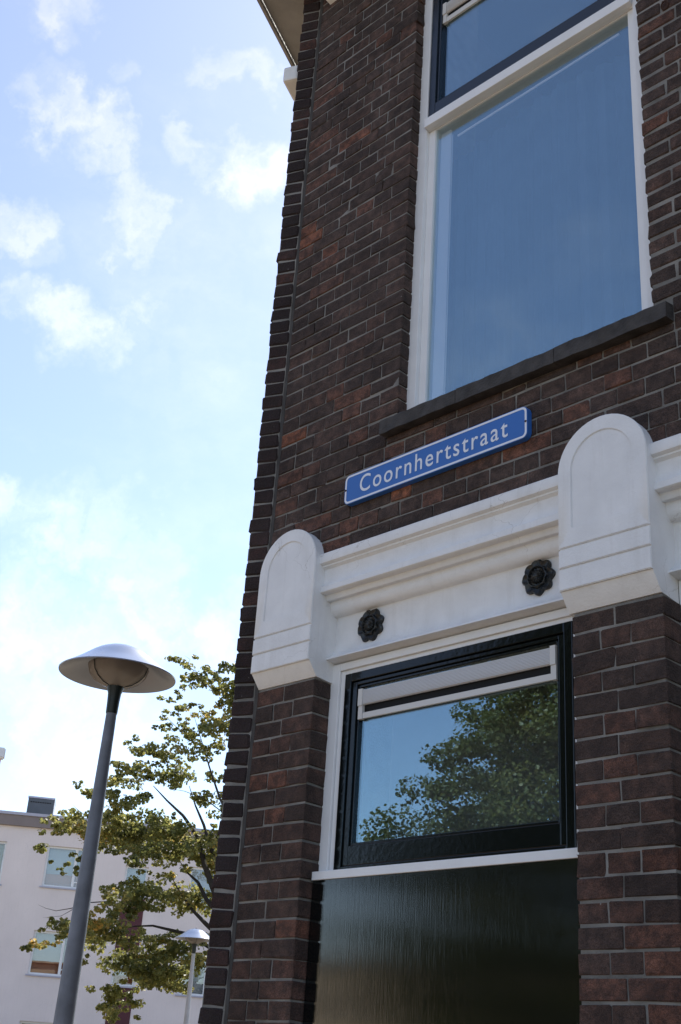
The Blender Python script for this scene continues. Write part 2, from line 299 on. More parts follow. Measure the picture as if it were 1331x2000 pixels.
def tube(bm, pts, rads, seg=7):
    prev = None
    for k, (p, r) in enumerate(zip(pts, rads)):
        t = (pts[min(k+1, len(pts)-1)]-pts[max(k-1, 0)]).normalized()
        u = t.orthogonal().normalized() if prev is None else (prev[1]-t*prev[1].dot(t)).normalized()
        v = t.cross(u)
        ring = [bm.verts.new(p+(u*math.cos(2*math.pi*i/seg)+v*math.sin(2*math.pi*i/seg))*r) for i in range(seg)]
        if prev:
            for i in range(seg): bm.faces.new((prev[0][i], prev[0][(i+1) % seg], ring[(i+1) % seg], ring[i]))
        else: bm.faces.new(ring[::-1])
        prev = (ring, u)
    bm.faces.new(prev[0])

# ------------------------------------------------------------------ ground (below the frame, gives the bounce light)
def ground():
    b = boxes((-400, 400, -400, 400, -.5, -.016)); tag(obj('ground', b, M['earth']), kind='structure')
    b = boxes((-60, 60, -9.2, -3.7, -.1, -.008)); tag(obj('road', b, M['asphalt']), kind='structure')
    b = boxes((-60, 60, -3.5, 1.2, -.1, .12)); tag(obj('pavement', b, M['paving']), kind='structure')
    b = boxes((-60, 60, -3.7, -3.502, -.1, .125)); tag(obj('kerb', b, M['kerb']), kind='structure')
    b = boxes((-60, 60, -13.2, -9.2, -.1, .12)); tag(obj('far_pavement', b, M['paving']), kind='structure')
ground()

# ------------------------------------------------------------------ brick corner building
Z = CAMZ
OX, OY = -2.4, .15
B = empty('brick_building', (OX, OY, 0), 'dark brick corner building with white plaster cornice, rounded consoles and two windows', 'building')
JX, PLR = -3.250, -2.950                      # left pier
PRL, PRR = -1.902, -1.605                     # right pier
UWL, UWR = -2.622, -1.600                     # upper window opening
XR = -.55                                     # where the modelled facade ends
ZP0, PP = Z+1.1748, .0601                     # pier joints
ZW0, PW = Z+2.211, .0589                      # wall joints
SILLZ0, SILLZ1 = Z+2.063, Z+2.118
CORN = Z+1.69                                 # cornice top
TOP = Z+4.76
J = .0068                                     # joint thickness

_bc = {}
def brick_mesh(L, H, D, rough, bev, seed):
    k = (round(L, 3), round(H, 4), round(D, 3), rough, bev, seed)
    if k in _bc: return _bc[k]
    rnd = random.Random(str(k))
    bm = bmesh.new(); box(bm, -L/2, L/2, 0, D, -H/2, H/2)
    es = [e for e in bm.edges if min(v.co.y for v in e.verts) < .001]
    bmesh.ops.bevel(bm, geom=es, offset=bev, segments=1, affect='EDGES')
    for v in bm.verts:
        v.co += Vector((rnd.gauss(0, rough), rnd.gauss(0, rough*.6), rnd.gauss(0, rough)))
    bmesh.ops.recalc_face_normals(bm, faces=bm.faces[:])
    me = bpy.data.meshes.new('brick'); bm.to_mesh(me); bm.free(); _bc[k] = me
    return me
BR = []           # (centre of the front face, L, H, D, rotation about z, material key, rough, bevel)
def put(x0, x1, z0, z1, D, mk, rot=0, org=None, rough=.0013, bev=.0024, push=0):
    g = .0024
    x0 += g; x1 -= g
    if random.random() < .12 and rot == 0: rough *= 2.2
    c = Vector(((x0+x1)/2, random.uniform(-.0022, .0016)-push, (z0+z1)/2+random.uniform(-.0006, .0006)))
    if org is not None: c = org @ c
    BR.append((c, x1-x0, z1-z0-(.0074 if rot == 0 else .0052), D, rot, mk, rough, bev))
def row(x0, x1, z0, z1, kind, mk, cornerL=False, cornerR=False, clip=None):
    """one course between x0 and x1; header .0965, stretcher .193, closer .145"""
    rnd = random.Random(int(z0*1000)+int(x0*77))
    xs = [x1]; x = x1
    x -= (.096 if kind == 0 else .145); xs.append(x)
    q = 0
    while x > x0+.06:
        if kind == 0: step = .0965
        else: step = .193 if rnd.random() < .68 else .0965
        x -= step+rnd.uniform(-.003, .003)
        if x < x0+.05: x = x0
        xs.append(x)
    if xs[-1] > x0: xs[-1] = x0
    xs = xs[::-1]
    for a, b in zip(xs, xs[1:]):
        if clip and not clip(a, b, z0, z1): continue
        dep = .09 if (cornerR and b >= x1-.001) or (cornerL and a <= x0+.001) else .045
        put(a, b, z0, z1, dep, mk)
def pier_rows(x0, x1, zlo, zhi, mk, flip=0):
    k = 0
    z = ZP0+PP
    while z > zlo:
        za, zb = z-PP, z
        if zb > zhi: zb = zhi
        if zb-za > .02:
            w = x1-x0
            if (k+flip) % 2 == 0: cuts = [x0, x0+w*.475, x1]
            else: cuts = [x0, x0+w*.315, x0+w*.655, x1]
            cuts = [cuts[0]]+[c+random.uniform(-.003, .003) for c in cuts[1:-1]]+[cuts[-1]]
            for a, b in zip(cuts, cuts[1:]): put(a, b, za, zb, .088, mk)
        z -= PP; k += 1
pier_rows(JX+.004, PLR, 0.12, Z+1.2375, 'pier')
pier_rows(PRL, PRR, 0.12, Z+1.2375, 'pier', 0)
pier_rows(-.565, -.275, 0.12, Z+1.2375, 'pier', 0)
k = int((CORN-ZW0)/PW)-1
while ZW0+k*PW < TOP:
    za, zb = ZW0+k*PW, ZW0+(k+1)*PW
    zc = (za+zb)/2; kd = k % 2
    if zb < Z+1.66: k += 1; continue
    def clip(a, b, z0, z1): return not (z1 < Z+1.72 and ((a > JX+.03 and b < -2.97) or False))
    if zb <= SILLZ0+.02:                                 # full-width courses under the sill
        z1 = zb
        row(JX+.004, -.275, za, min(z1, zb), kd, 'brick', clip=clip)
    elif za < SILLZ0-.008:
        row(JX+.004, -2.672, za, zb, kd, 'brick'); row(-1.528, -.275, za, zb, kd, 'brick'); row(-2.672, -1.528, za, SILLZ0+.004, kd, 'brick')
    elif za < SILLZ1-.01:                                # beside the sill
        row(JX+.004, -2.672, za, zb, kd, 'brick'); row(-1.528, -.275, za, zb, kd, 'brick')
    else:
        row(JX+.004, UWL, za, zb, kd, 'brick', cornerR=True)
        x0 = UWR                                          # mirrored bond right of the window
        xs = [x0]; x = x0; rnd = random.Random(k)
        x += .0965 if kd == 0 else .145; xs.append(x)
        while x < -.33: x += .0965 if kd == 0 else (.193 if rnd.random() < .68 else .0965); xs.append(x)
        for i, (a, b) in enumerate(zip(xs, xs[1:])): put(a, b, za, zb, .09 if i == 0 else .045, 'brick', bev=.006 if i == 0 else .0035)
    k += 1
# toothed end of the side wall, turned 25 degrees towards the street
RB = R(25); TB = Matrix.Translation((JX-.004, -.001, 0)) @ Matrix.Rotation(RB, 4, 'Z')
z = .12; i = 0
while z < TOP-.02:
    zz = z+.0597
    put(-.092+random.uniform(-.0045, .0035), -.004, z, zz, .19, 'band', RB, TB, rough=.0018, bev=.0055, push=.001)
    z = zz; i += 1
# the hidden long side of that wall
TS = Matrix.Translation((JX-.004, -.001, 0)) @ Matrix.Rotation(RB, 4, 'Z') @ Matrix.Translation((-.086, .1, 0)) @ Matrix.Rotation(R(-90), 4, 'Z')
SIDE = []
z = .12; i = 0
while z < TOP-.02:
    zz = z+.0597; x = -.0965*(1.0 if i % 2 else 2.0)
    while x > -5.2:
        w = .193 if i % 2 else .0965
        SIDE.append((TS @ Vector((x-w/2, random.uniform(-.002, .002), (z+zz)/2)), w-J, zz-z-J, .04, RB-R(90)))
        x -= w
    z = zz; i += 1
# the 300 bricks that show largest stay single parts, the others are one mass
Cm = S.camera.matrix_world; Ci = Cm.inverted()
def score(b):
    p = Ci @ b[0]
    if p.z > -.1: return -1
    u, v = p.x/-p.z*2392.887, p.y/-p.z*2392.887
    if abs(u) > 690 or abs(v) > 1015: return -1
    n = Vector((math.sin(b[4]), -math.cos(b[4]), 0)); d = (Cm.translation-b[0]); 
    return b[1]*b[2]*abs(n.dot(d.normalized()))/d.length_squared
BR.sort(key=score, reverse=True)
for i, (c, L, H, D, rot, mk, ro, bev) in enumerate(BR[:300]):
    me = brick_mesh(round(L, 3), H, D, ro, bev, i % 6)
    if me.materials and me.materials[0] != M[mk]:
        me = me.copy(); me.materials.clear()
    o = link('brick', me, M[mk], B, c-B.location)
    o.rotation_euler = (random.gauss(0, .002), random.gauss(0, .0035), rot+random.gauss(0, .003))
def brick_mass(name, lst, mk):
    vs, fs = [], []
    for i, (c, L, H, D, rot, _, ro, bev) in enumerate(lst):
        me = brick_mesh(round(L, 3), H, D, ro, bev, i % 6)
        mt = Matrix.Translation(c-B.location) @ Matrix.Rotation(rot, 4, 'Z') @ Matrix.Rotation(random.gauss(0, .0035), 4, 'Y')
        n = len(vs)
        vs += [mt @ v.co for v in me.vertices]; fs += [[n+j for j in p.vertices] for p in me.polygons]
    me = bpy.data.meshes.new(name); me.from_pydata(vs, [], fs)
    o = link(name, me, M[mk], B); tag(o, kind='stuff'); return o
for mk, nm in (('brick', 'upper_brickwork'), ('pier', 'pier_brickwork'), ('band', 'corner_brickwork')):
    l = [b for b in BR[300:] if b[5] == mk]
    if l: brick_mass(nm, l, mk+'_s')
brick_mass('side_brickwork', [(c, L, H, D, rot, 'band', .0011, .0035) for c, L, H, D, rot in SIDE], 'band_s')

# mortar bed the bricks sit in
g = .0030; DB = .40
bm = bmesh.new()
box(bm, JX+.002, PLR-.008, g, DB, 0, Z+1.2365)
box(bm, PRL+.008, PRR-.008, g, DB, 0, Z+1.2365)
box(bm, -.565+.008, -.275, g, DB, 0, Z+1.2365)
box(bm, JX+.002, -.275, g+.0005, DB, Z+1.665, SILLZ0+.002)
box(bm, JX+.002, -2.668, g+.001, DB, SILLZ0+.002, SILLZ1)
box(bm, -1.532, -.275, g+.001, DB, SILLZ0+.002, SILLZ1)
box(bm, -2.668, -1.532, .03, DB, SILLZ0+.002, SILLZ1-.004)
box(bm, JX+.002, UWL-.008, g, DB, SILLZ1, TOP)
box(bm, UWR+.008, -.275, g, DB, SILLZ1, TOP)
obj('mortar', bm, M['mortar'], B)
bm = bmesh.new(); box(bm, -.0865, -.002, .0035, .5, 0, TOP, TB); box(bm, -.080, .2, .5, 5.2, 0, TOP, TB)
obj('side_wall', bm, M['mortar'], B)
bm = bmesh.new()                                        # the dark pointing down the inner corner
zs = np.arange(0.1, TOP, .03); pv = None
for zz in zs:
    j = random.uniform(-.0015, .0015)
    ring = [bm.verts.new(v) for v in ((JX-.009+j, -.0005, zz), (JX-.001+j, -.0035+j, zz), (JX+.007+j, .0005, zz), (JX, .02, zz))]
    if pv:
        for a in range(4): bm.faces.new((pv[a], pv[(a+1) % 4], ring[(a+1) % 4], ring[a]))
    pv = ring
obj('corner_joint', bm, M['caulk'], B, smooth=True)

# dark rooms behind the glass
def room(x0, x1, y0, y1, z0, z1):
    bm = bmesh.new(); t = .05
    box(bm, x0-t, x1+t, y1, y1+t, z0-t, z1+t); box(bm, x0-t, x0, y0, y1, z0-t, z1+t); box(bm, x1, x1+t, y0, y1, z0-t, z1+t)
    box(bm, x0, x1, y0, y1, z0-t, z0); box(bm, x0, x1, y0, y1, z1, z1+t)
    obj('room', bm, M['room'], B)
room(-2.9, -.5, .41, 3.2, Z+1.75, Z+4.7); room(-2.9, -.5, .41, 3.2, .1, Z+1.6)

# ---- painted plaster surround
def arch(cx, half, z0, z1, n=22):
    zc = z1-half
    return [(cx-half, z0), (cx-half, zc)]+[(cx-half*math.cos(math.pi*i/n), zc+half*math.sin(math.pi*i/n)) for i in range(1, n)]+[(cx+half, zc), (cx+half, z0)]
def console(x0, x1, dz):
    cx, hf = (x0+x1)/2, (x1-x0)/2
    yf, yb = -.045, .0885
    bm = bmesh.new()
    zt = Z+1.806+dz
    g1, g2 = Z+1.4155+dz, Z+1.3545+dz
    zl, zb = Z+1.2885+dz, Z+1.240
    # body a little behind the face, with chamfered foot
    extrude_y(bm, arch(cx, hf-.0012, g1, zt-.0012), yf+.006, yb)
    extrude_x(bm, [(yf+.006, g1), (yf+.006, zl+.004), (yf+.007, zl), (.001, zb), (yb, zb-.008), (yb, g1)], x0+.0012, x1-.0012)
    obj_core = bm
    # raised face: arched border round the sunk panel, two strips under it
    h2 = hf-.047
    outer = arch(cx, hf, g1+.003, zt); inner = arch(cx, h2, Z+1.476+dz, zt-.048)
    extrude_y(bm, outer, yf, yf+.0062, hole=inner)
    box(bm, x0, x1, yf-.0005, yf+.0062, g2+.003, g1-.003)
    extrude_x(bm, [(yf, g2-.003), (yf, zl), (yf+.0085, zl-.0005), (yf+.0085, g2-.003)], x0, x1)
    # sunk panel, very shallow
    extrude_y(bm, arch(cx, h2-.0005, Z+1.4765+dz, zt-.0485), yf+.0032, yf+.0061)
    es = [e for e in bm.edges if all(v.co.y < yf+.002 for v in e.verts)]
    bmesh.ops.bevel(bm, geom=es, offset=.0022, segments=2, affect='EDGES', clamp_overlap=True)
    return obj('console', bm, M['stucco'], B, smooth=True)
CLX0, CLX1 = -3.243, -2.945
CRX0, CRX1 = -1.912, -1.611
console(CLX0, CLX1, 0); console(CRX0, CRX1, .006); console(-.565, -.27, .006)
def arcp(cy, cz, r, a0, a1, n=6): return [(cy+r*math.cos(R(a0+(a1-a0)*i/n)), cz+r*math.sin(R(a0+(a1-a0)*i/n))) for i in range(n+1)]
def cornice(x0, x1):
    bm = bmesh.new()
    pr = [(.30, Z+1.694), (-.016, Z+1.684), (-.021, Z+1.680), (-.023, Z+1.655), (-.021, Z+1.645), (-.008, Z+1.640), (-.009, Z+1.634), (.003, Z+1.627)]
    pr += [(.006, Z+1.60), (.003, Z+1.572), (-.001, Z+1.566), (-.008, Z+1.562), (-.009, Z+1.541), (-.004, Z+1.537), (.016, Z+1.536), (.020, Z+1.531), (.022, Z+1.522), (.026, Z+1.518), (.042, Z+1.517), (.045, Z+1.512), (.047, Z+1.500)]
    pr += arcp(.077, Z+1.500, .030, 180, 270, 5)[1:-1]
    pr += [(.079, Z+1.470), (.082, Z+1.465), (.083, Z+1.38), (.080, Z+1.355), (.071, Z+1.336), (.056, Z+1.322), (.042, Z+1.314), (.040, Z+1.308), (.096, Z+1.300), (.30, Z+1.300)]
    extrude_x(bm, pr, x0, x1)
    obj('cornice', bm, M['stucco'], B, smooth=True)
cornice(CLX1-.002, CRX0+.002); cornice(CRX1-.002, -.563)
def rosette(cx, cz, a0):
    bm = bmesh.new(); y0 = .0825; n = 96; r0 = .060
    def rad(a):       # eight pointed lobes
        t = (a*8/(2*math.pi)+a0) % 1; return .80+.20*(1-abs(2*t-1)**1.5)
    prof = [(1.0, 0, 1), (1.02, .010, 1), (.93, .016, 1), (.80, .012, 1), (.66, .011, .8), (.60, .017, .4), (.54, .018, .2), (.47, .011, 0), (.36, .010, 0), (.31, .018, 0), (.24, .022, 0), (.10, .024, 0), (.05, .026, 0)]
    rings = []
    for s, h, w in prof:
        rings.append([])
        for i in range(n):
            a = 2*math.pi*i/n; k = 1-w+w*rad(a); hh = h*(1+.16*w*math.cos(8*a+a0*6.28))+(.002*math.cos(16*a) if .2 < s < .5 else 0)
            rings[-1].append(bm.verts.new((cx+r0*s*k*math.cos(a), y0-hh, cz+r0*s*k*math.sin(a))))
    for a, b in zip(rings, rings[1:]):
        for i in range(n): bm.faces.new((a[i], a[(i+1) % n], b[(i+1) % n], b[i]))
    bm.faces.new(rings[-1])
    obj('rosette', bm, M['iron'], B, smooth=True)
rosette(-2.775, Z+1.409, .1); rosette(-2.073, Z+1.417, .45); rosette(-1.43, Z+1.413, .2)

# ---- sill of three clinker tiles
for a, b in ((-2.672, -2.325), (-2.323, -1.925), (-1.923, -1.528)):
    bm = bmesh.new()
    extrude_x(bm, [(-.040, SILLZ0), (-.040, SILLZ1-.004), (-.036, SILLZ1), (.09, SILLZ1+.022), (.09, SILLZ0+.01)], a, b)
    bmesh.ops.subdivide_edges(bm, edges=[e for e in bm.edges if abs(e.verts[0].co.x-e.verts[1].co.x) > .1], cuts=10)
    for v in bm.verts: v.co += Vector((0, random.gauss(0, .0012), random.gauss(0, .0012)))
    obj('sill_tile', bm, M['sill'], B)

def ring_boxes(x0, x1, z0, z1, y0, y1, l, r, t, b):
    """a frame of four butted members"""
    bs = [(x0, x0+l, y0, y1, z0, z1), (x1-r, x1, y0, y1, z0, z1)]
    if t: bs.append((x0+l, x1-r, y0, y1, z1-t, z1))
    if b: bs.append((x0+l, x1-r, y0, y1, z0, z0+b))
    return bs
def vent(win, x0, x1, z0, z1, y, h1, gap, mt, slat_mt):
    """trickle vent: ribbed hood above, dark slot, flat rail below; end caps left and right"""
    e = .020
    bm = bmesh.new(); zm = z1-h1
    ribs = [(y+.006, z1)]
    n = 11
    for i in range(n):
        za = z1-.003-(h1-.005)*i/n; zb = z1-.003-(h1-.005)*(i+1)/n
        ribs += [(y-.004+.0002*i, za), (y-.004, zb+.0012), (y-.0025, zb+.0006)]
    ribs += [(y+.001, zm), (y+.006, zm)]
    extrude_x(bm, ribs, x0+e, x1-e)
    obj('vent', bm, slat_mt, win)
    bm = bmesh.new(); box(bm, x0+e, x1-e, y+.0005, y+.010, z0, zm-gap)
    obj('vent_rail', bm, mt, win, bevel=.001)
    bm = boxes((x0+e, x1-e, y+.009, y+.014, zm-gap-.001, zm+.001)); obj('vent_slot', bm, M['gap_shade'], win)
    for a in (x0, x1-e):
        bm = boxes((a+.0003, a+e-.0003, y-.006, y+.012, zm-.002, z1+.002), (a+.0006, a+e-.0006, y-.002, y+.012, z0-.001, zm-.0023)); obj('vent_cap', bm, mt, win)

bm = bmesh.new(); tube(bm, [Vector((-1.487+.013*math.cos(a_), -.004-.004*math.sin(a_), Z+3.292+.013*math.sin(a_))) for a_ in [2*math.pi*i/14 for i in range(15)]], [.0028]*15, 6)
obj('rusty_ring', bm, M['rust'], B, smooth=True)
# ---- upper window
yf = .045
bm = boxes(*ring_boxes(UWL-.03, UWR+.03, SILLZ1-.01, TOP+.3, yf, .12, .067, .067, 0, .028))
for b_ in ring_boxes(UWL+.0365, UWR-.0365, SILLZ1+.017, Z+3.448, yf+.018, .115, .032, .032, 0, .016): box(bm, *b_)
W1 = obj('window', bm, M['paint'], B, bevel=.002)
bm = boxes((UWL+.0372, UWR-.0372, .028, .052, Z+3.448, Z+3.492), (UWL+.0372, UWR-.0372, .0525, .0655, Z+3.449, Z+3.500), (UWL+.0372, UWR-.0372, .066, .118, Z+3.446, Z+3.505))
obj('transom', bm, M['paint'], W1, bevel=.0025)
bm = boxes((UWL+.066, UWR-.066, .0735, .0775, SILLZ1+.03, Z+3.45)); obj('pane', bm, M['glass'], W1)
x0, x1 = UWL+.0375, UWR-.0375
bm = boxes(*ring_boxes(x0, x1, Z+3.506, Z+4.32, .050, .11, .034, .034, .05, .066))
for b_ in ring_boxes(x0+.0345, x1-.0345, Z+3.5725, Z+4.27, .058, .105, .011, .011, .011, .011): box(bm, *b_)
obj('sash', bm, M['blue'], W1, bevel=.002)
bm = boxes((x0+.044, x1-.044, .077, .081, Z+3.58, Z+4.265)); obj('pane', bm, M['glass'], W1)
vent(W1, x0+.047, x1-.047, Z+4.005, Z+4.11, .066, .058, .022, M['cream'], M['ventgrey'])
bm = bmesh.new()
tube(bm, [Vector((-2.453, .084, Z+3.368)), Vector((-1.718, .084, Z+3.393))], [.0042, .0042], 8); obj('spacer_bar', bm, M['bright'], W1)
bm = boxes((-2.545, -2.492, .090, .094, SILLZ1+.03, Z+3.43), (-2.4885, -2.486, .091, .094, SILLZ1+.03, Z+3.40)); obj('reflection_strip', bm, M['curtain'], W1)  # pale strips imitate the lighter reflection band at the pane's left
bm = bmesh.new()
n = 150; prev = None                                      # sheer curtain in soft irregular folds
for i in range(n+1):
    x = -2.70+i*.0075; y = .20+.010*math.sin(i*.55+1.3*math.sin(i*.11))+.006*math.sin(i*1.25)+.03*math.sin(i*.043+1)
    r_ = [bm.verts.new((x, y, z_)) for z_ in (Z+1.95, Z+3.42)]
    if prev: bm.faces.new((prev[0], r_[0], r_[1], prev[1]))
    prev = r_
bmesh.ops.solidify(bm, geom=bm.faces[:], thickness=.001); obj('curtain', bm, M['sheer'], W1, smooth=True)

# ---- lower window
yf = .088
WX0, WX1 = PLR+.004, PRL-.003
bm = boxes(*ring_boxes(WX0-.012, WX1+.012, Z+.583, Z+1.2995, yf, .16, .067, .067, .042, .022))
for b_ in ring_boxes(WX0+.0555, WX1-.0555, Z+.6055, Z+1.257, yf+.006, .15, .0, .0, 0, 0)[:0]: box(bm, *b_)
box(bm, WX0-.003, WX1+.002, .047, yf-.0003, Z+.574, Z+.601)
W2 = obj('window', bm, M['paint'], B, bevel=.0025)
bm = boxes((WX0-.010, WX0+.034, yf-.010, yf-.0004, Z+.6036, Z+1.2985), (WX0+.0344, WX1, yf-.010, yf-.0004, Z+1.272, Z+1.2985)); obj('casing', bm, M['paint'], W2, bevel=.003)
a0, a1, c0, c1 = WX0+.0555, WX1-.0555, Z+.6055, Z+1.257
bm = boxes(*ring_boxes(a0, a1, c0, c1, yf-.004, .15, .030, .030, .030, .012))
obj('outer_frame', bm, M['black'], W2, bevel=.0025)
bm = boxes(*ring_boxes(a0+.0315, a1-.0315, c0+.0135, c1-.0315, yf+.003, .14, .022, .022, .012, .062))
for b_ in ring_boxes(a0+.054, a1-.054, c0+.076, c1-.044, yf+.010, .135, .009, .009, .009, .009): box(bm, *b_)
obj('sash', bm, M['black'], W2, bevel=.002)
bm = boxes((a0+.060, a1-.060, yf+.020, yf+.024, c0+.080, c1-.05)); obj('pane', bm, M['glass'], W2)
vent(W2, a0+.0625, a1-.0625, Z+1.094, Z+1.194, yf+.006, .054, .026, M['cream'], M['ventgrey'])
bm = bmesh.new(); box(bm, a0, a1, .33, .335, c0-.3, c1); obj('blind', bm, M['room'], W2)

# ---- black board under the window
bm = boxes((WX0-.003, WX1+.002, .054, .085, .12, Z+.5735))
obj('panel', bm, M['panel'], B)
# neighbouring bay right of the pier
bm = boxes((PRR-.002, -.567, .0995, .15, .12, Z+1.299)); obj('panel', bm, M['panel'], B)
bm = boxes(*ring_boxes(PRR-.006, -.56, Z+.583, Z+1.2995, yf, .099, .067, .067, .042, .022)); obj('casing', bm, M['paint'], B, bevel=.002)

# ---- eaves: box gutter along the side wall, moulded end on the facade
bm = bmesh.new()
TG = TB
gx0, gx1 = -.086-.24, -.086
box(bm, gx0, -.02, -.145, 5.0, Z+4.735, Z+4.755, TG)                    # soffit board
box(bm, gx0-.018, gx0-.001, -.150, 5.0, Z+4.712, Z+4.93, TG)             # outer board
box(bm, gx0-.030, gx0-.0185, -.155, 5.0, Z+4.87, Z+4.93, TG)
box(bm, gx0-.018, .0, -.165, -.1505, Z+4.72, Z+4.93, TG)               # end board
obj('side_gutter', bm, M['gutter'], B, bevel=.003)
bm = bmesh.new()
box(bm, -.086-.085, -.094, .02, .16, Z+4.17, Z+4.255, TG); obj('side_block', bm, M['stucco'], B, bevel=.012)
bm = bmesh.new()                                                         # scrolled eaves console at the facade corner
pr = [(-.30, Z+4.76), (-.30, Z+4.70)]+arcp(-.22, Z+4.66, .085, 190, 300, 6)+[(-.10, Z+4.60), (-.05, Z+4.545), (.02, Z+4.53), (.02, Z+4.76)]
extrude_x(bm, pr, -3.19, -3.07); obj('eaves_console', bm, M['stucco'], B, smooth=True)
bm = boxes((-3.30, -.2, -.42, .5, Z+4.762, Z+4.80), (-3.32, -.2, -.46, .45, Z+4.801, Z+4.95)); obj('eaves', bm, M['gutter'], B, bevel=.006)
bm = boxes((-3.2, 3.0, .5, 7, Z+4.80, Z+5.0), (-.27, 3.0, 0, .4, 0, Z+4.76), (2.9, 3.0, .4, 7, 0, Z+4.8), (-4.9, 3.0, 6.9, 7.0, 0, Z+4.8)); obj('roof', bm, M['roof'], B)

# ------------------------------------------------------------------ street name sign
SX0, SX1, SZ0, SZ1, SY = -2.842, -2.038, Z+1.843, Z+1.957, -.024
sg = empty('street_sign', ((SX0+SX1)/2, SY, (SZ0+SZ1)/2), 'blue enamel street name sign with white border reading Coornhertstraat on the brick wall', 'street sign')
sg.rotation_euler = (0, R(-.35), 0)
def rrect(w, h, r, n=7):
    p = []
    for cx, cz, a in ((w/2-r, h/2-r, 0), (-w/2+r, h/2-r, 90), (-w/2+r, -h/2+r, 180), (w/2-r, -h/2+r, 270)):
        p += [(cx+r*math.cos(R(a+90*i/n)), cz+r*math.sin(R(a+90*i/n))) for i in range(n+1)]
    return p
def local(name, bm, m, parent, bevel=0, smooth=False):
    if bevel: bmesh.ops.bevel(bm, geom=bm.edges[:], offset=bevel, segments=2, affect='EDGES', clamp_overlap=True)
    bmesh.ops.recalc_face_normals(bm, faces=bm.faces[:])
    me = bpy.data.meshes.new(name); bm.to_mesh(me); bm.free()
    if smooth:
        for p in me.polygons: p.use_smooth = True
        me.set_sharp_from_angle(angle=R(40))
    return link(name, me, m, parent)
w, h = SX1-SX0, SZ1-SZ0
bm = bmesh.new(); extrude_y(bm, rrect(w, h, .020), 0, .022); local('plate', bm, M['signblue'], sg, bevel=.0012)
bm = bmesh.new(); extrude_y(bm, rrect(w-.005, h-.005, .018), -.0008, .0004, hole=rrect(w-.019, h-.019, .0125)); local('border', bm, M['signwhite'], sg)
for sx in (-1, 1):
    bm = bmesh.new(); lathe(bm, [(.0038, 0), (.0038, .0022), (.0022, .003)], seg=12)
    bmesh.ops.rotate(bm, verts=bm.verts[:], cent=(0, 0, 0), matrix=Matrix.Rotation(R(90), 3, 'X')); bmesh.ops.translate(bm, verts=bm.verts[:], vec=(sx*(w/2-.006), -.0002, 0)); local('screw', bm, M['rust'], sg)
cu = bpy.data.curves.new('lettering', 'FONT'); cu.body = 'Coornhertstraat'; cu.size = .1; cu.extrude = .0035; cu.offset = .0005; cu.space_character = 1.2; cu.align_x = 'LEFT'
to = bpy.data.objects.new('lettering_curve', cu); COL.objects.link(to)
bpy.context.view_layer.update()
me = bpy.data.meshes.new_from_object(to.evaluated_get(bpy.context.evaluated_depsgraph_get())); bpy.data.objects.remove(to)
co = np.array([v.co[:] for v in me.vertices]); mn, mx_ = co.min(0), co.max(0)
ww, hh = .652, .0665
sx, sz = ww/(mx_[0]-mn[0]), hh/(mx_[1]-mn[1])
for v in me.vertices:
    x, y, z_ = v.co
    v.co = ((x-mn[0])*sx-ww/2-.0005, -.0005-.0004*(z_ > 0), (y-mn[1])*sz-hh/2+.004)
me.materials.clear(); me.name = 'lettering'; link('lettering', me, M['signwhite'], sg)

# ------------------------------------------------------------------ street lamps
def street_lamp(name, loc, label, pm, H=4.0, rot=0):
    t = empty(name, loc, label, 'street lamp', 'dome street lamps')
    bm = bmesh.new(); lathe(bm, [(.085, 0), (.082, .5), (.078, .52), (.0565, 1.79), (.032, 3.57)], seg=28); local('pole', bm, pm, t, smooth=True)
    bm = bmesh.new(); lathe(bm, [(.034, 3.553), (.036, 3.56), (.038, 3.63), (.041, 3.68), (.050, 3.708), (.052, 3.722), (.03, 3.724)], seg=28); local('collar', bm, M['collar'], t, smooth=True)
    bm = bmesh.new(); lathe(bm, [(.050, 3.722), (.10, 3.738), (.145, 3.765), (.175, 3.80), (.19, 3.85), (.188, 3.853), (.172, 3.803), (.142, 3.769), (.10, 3.742), (.045, 3.727)], seg=40, cap=False); local('bowl', bm, M['bowl'], t, smooth=True)
    bm = bmesh.new(); lathe(bm, [(.02, 3.72), (.04, 3.76), (.045, 3.80), (.02, 3.86)], seg=20); local('lamp_holder', bm, M['hood_in'], t, smooth=True)
    for q in range(3):
        bm = bmesh.new(); a = 2*math.pi*q/3+.6
        tube(bm, [Vector((r*math.cos(a), r*math.sin(a), z_)) for r, z_ in ((.046, 3.722), (.10, 3.733), (.146, 3.76), (.178, 3.795), (.195, 3.85))], [.003]*5, 6); local('strut', bm, M['collar'], t, smooth=True)
    prof = [(.362, 3.795), (.364, 3.801), (.350, 3.810), (.30, 3.842), (.25, 3.877), (.21, 3.908), (.18, 3.931), (.145, 3.954), (.10, 3.974), (.05, 3.985), (.006, 3.988)]
    bm = bmesh.new(); lathe(bm, prof, seg=56); 
    bmesh.ops.delete(bm, geom=[f for f in bm.faces if len(f.verts) > 10 and f.calc_center_median().z < 3.9], context='FACES'); local('hood', bm, M['hood'], t, smooth=True)
    bm = bmesh.new(); lathe(bm, [(.3605, 3.797)]+[(max(r-.007, .002), z_-.008) for r, z_ in prof[2:]], seg=56)
    bmesh.ops.delete(bm, geom=[f for f in bm.faces if len(f.verts) > 10 and f.calc_center_median().z < 3.9], context='FACES'); local('lining', bm, M['hood_in'], t, smooth=True)
    bm = bmesh.new(); lathe(bm, [(.022, 3.985), (.022, 3.993), (.012, 4.0), (.003, 4.002)], seg=20); local('cap', bm, M['rust'], t, smooth=True)
    t.rotation_euler = (0, 0, rot)
    return t
p = P(57.03, 7.5); LP = street_lamp('street_lamp', (p.x, p.y, 0), 'tall grey street lamp with wide domed hood standing nearest in front of the tree', M['pole'])
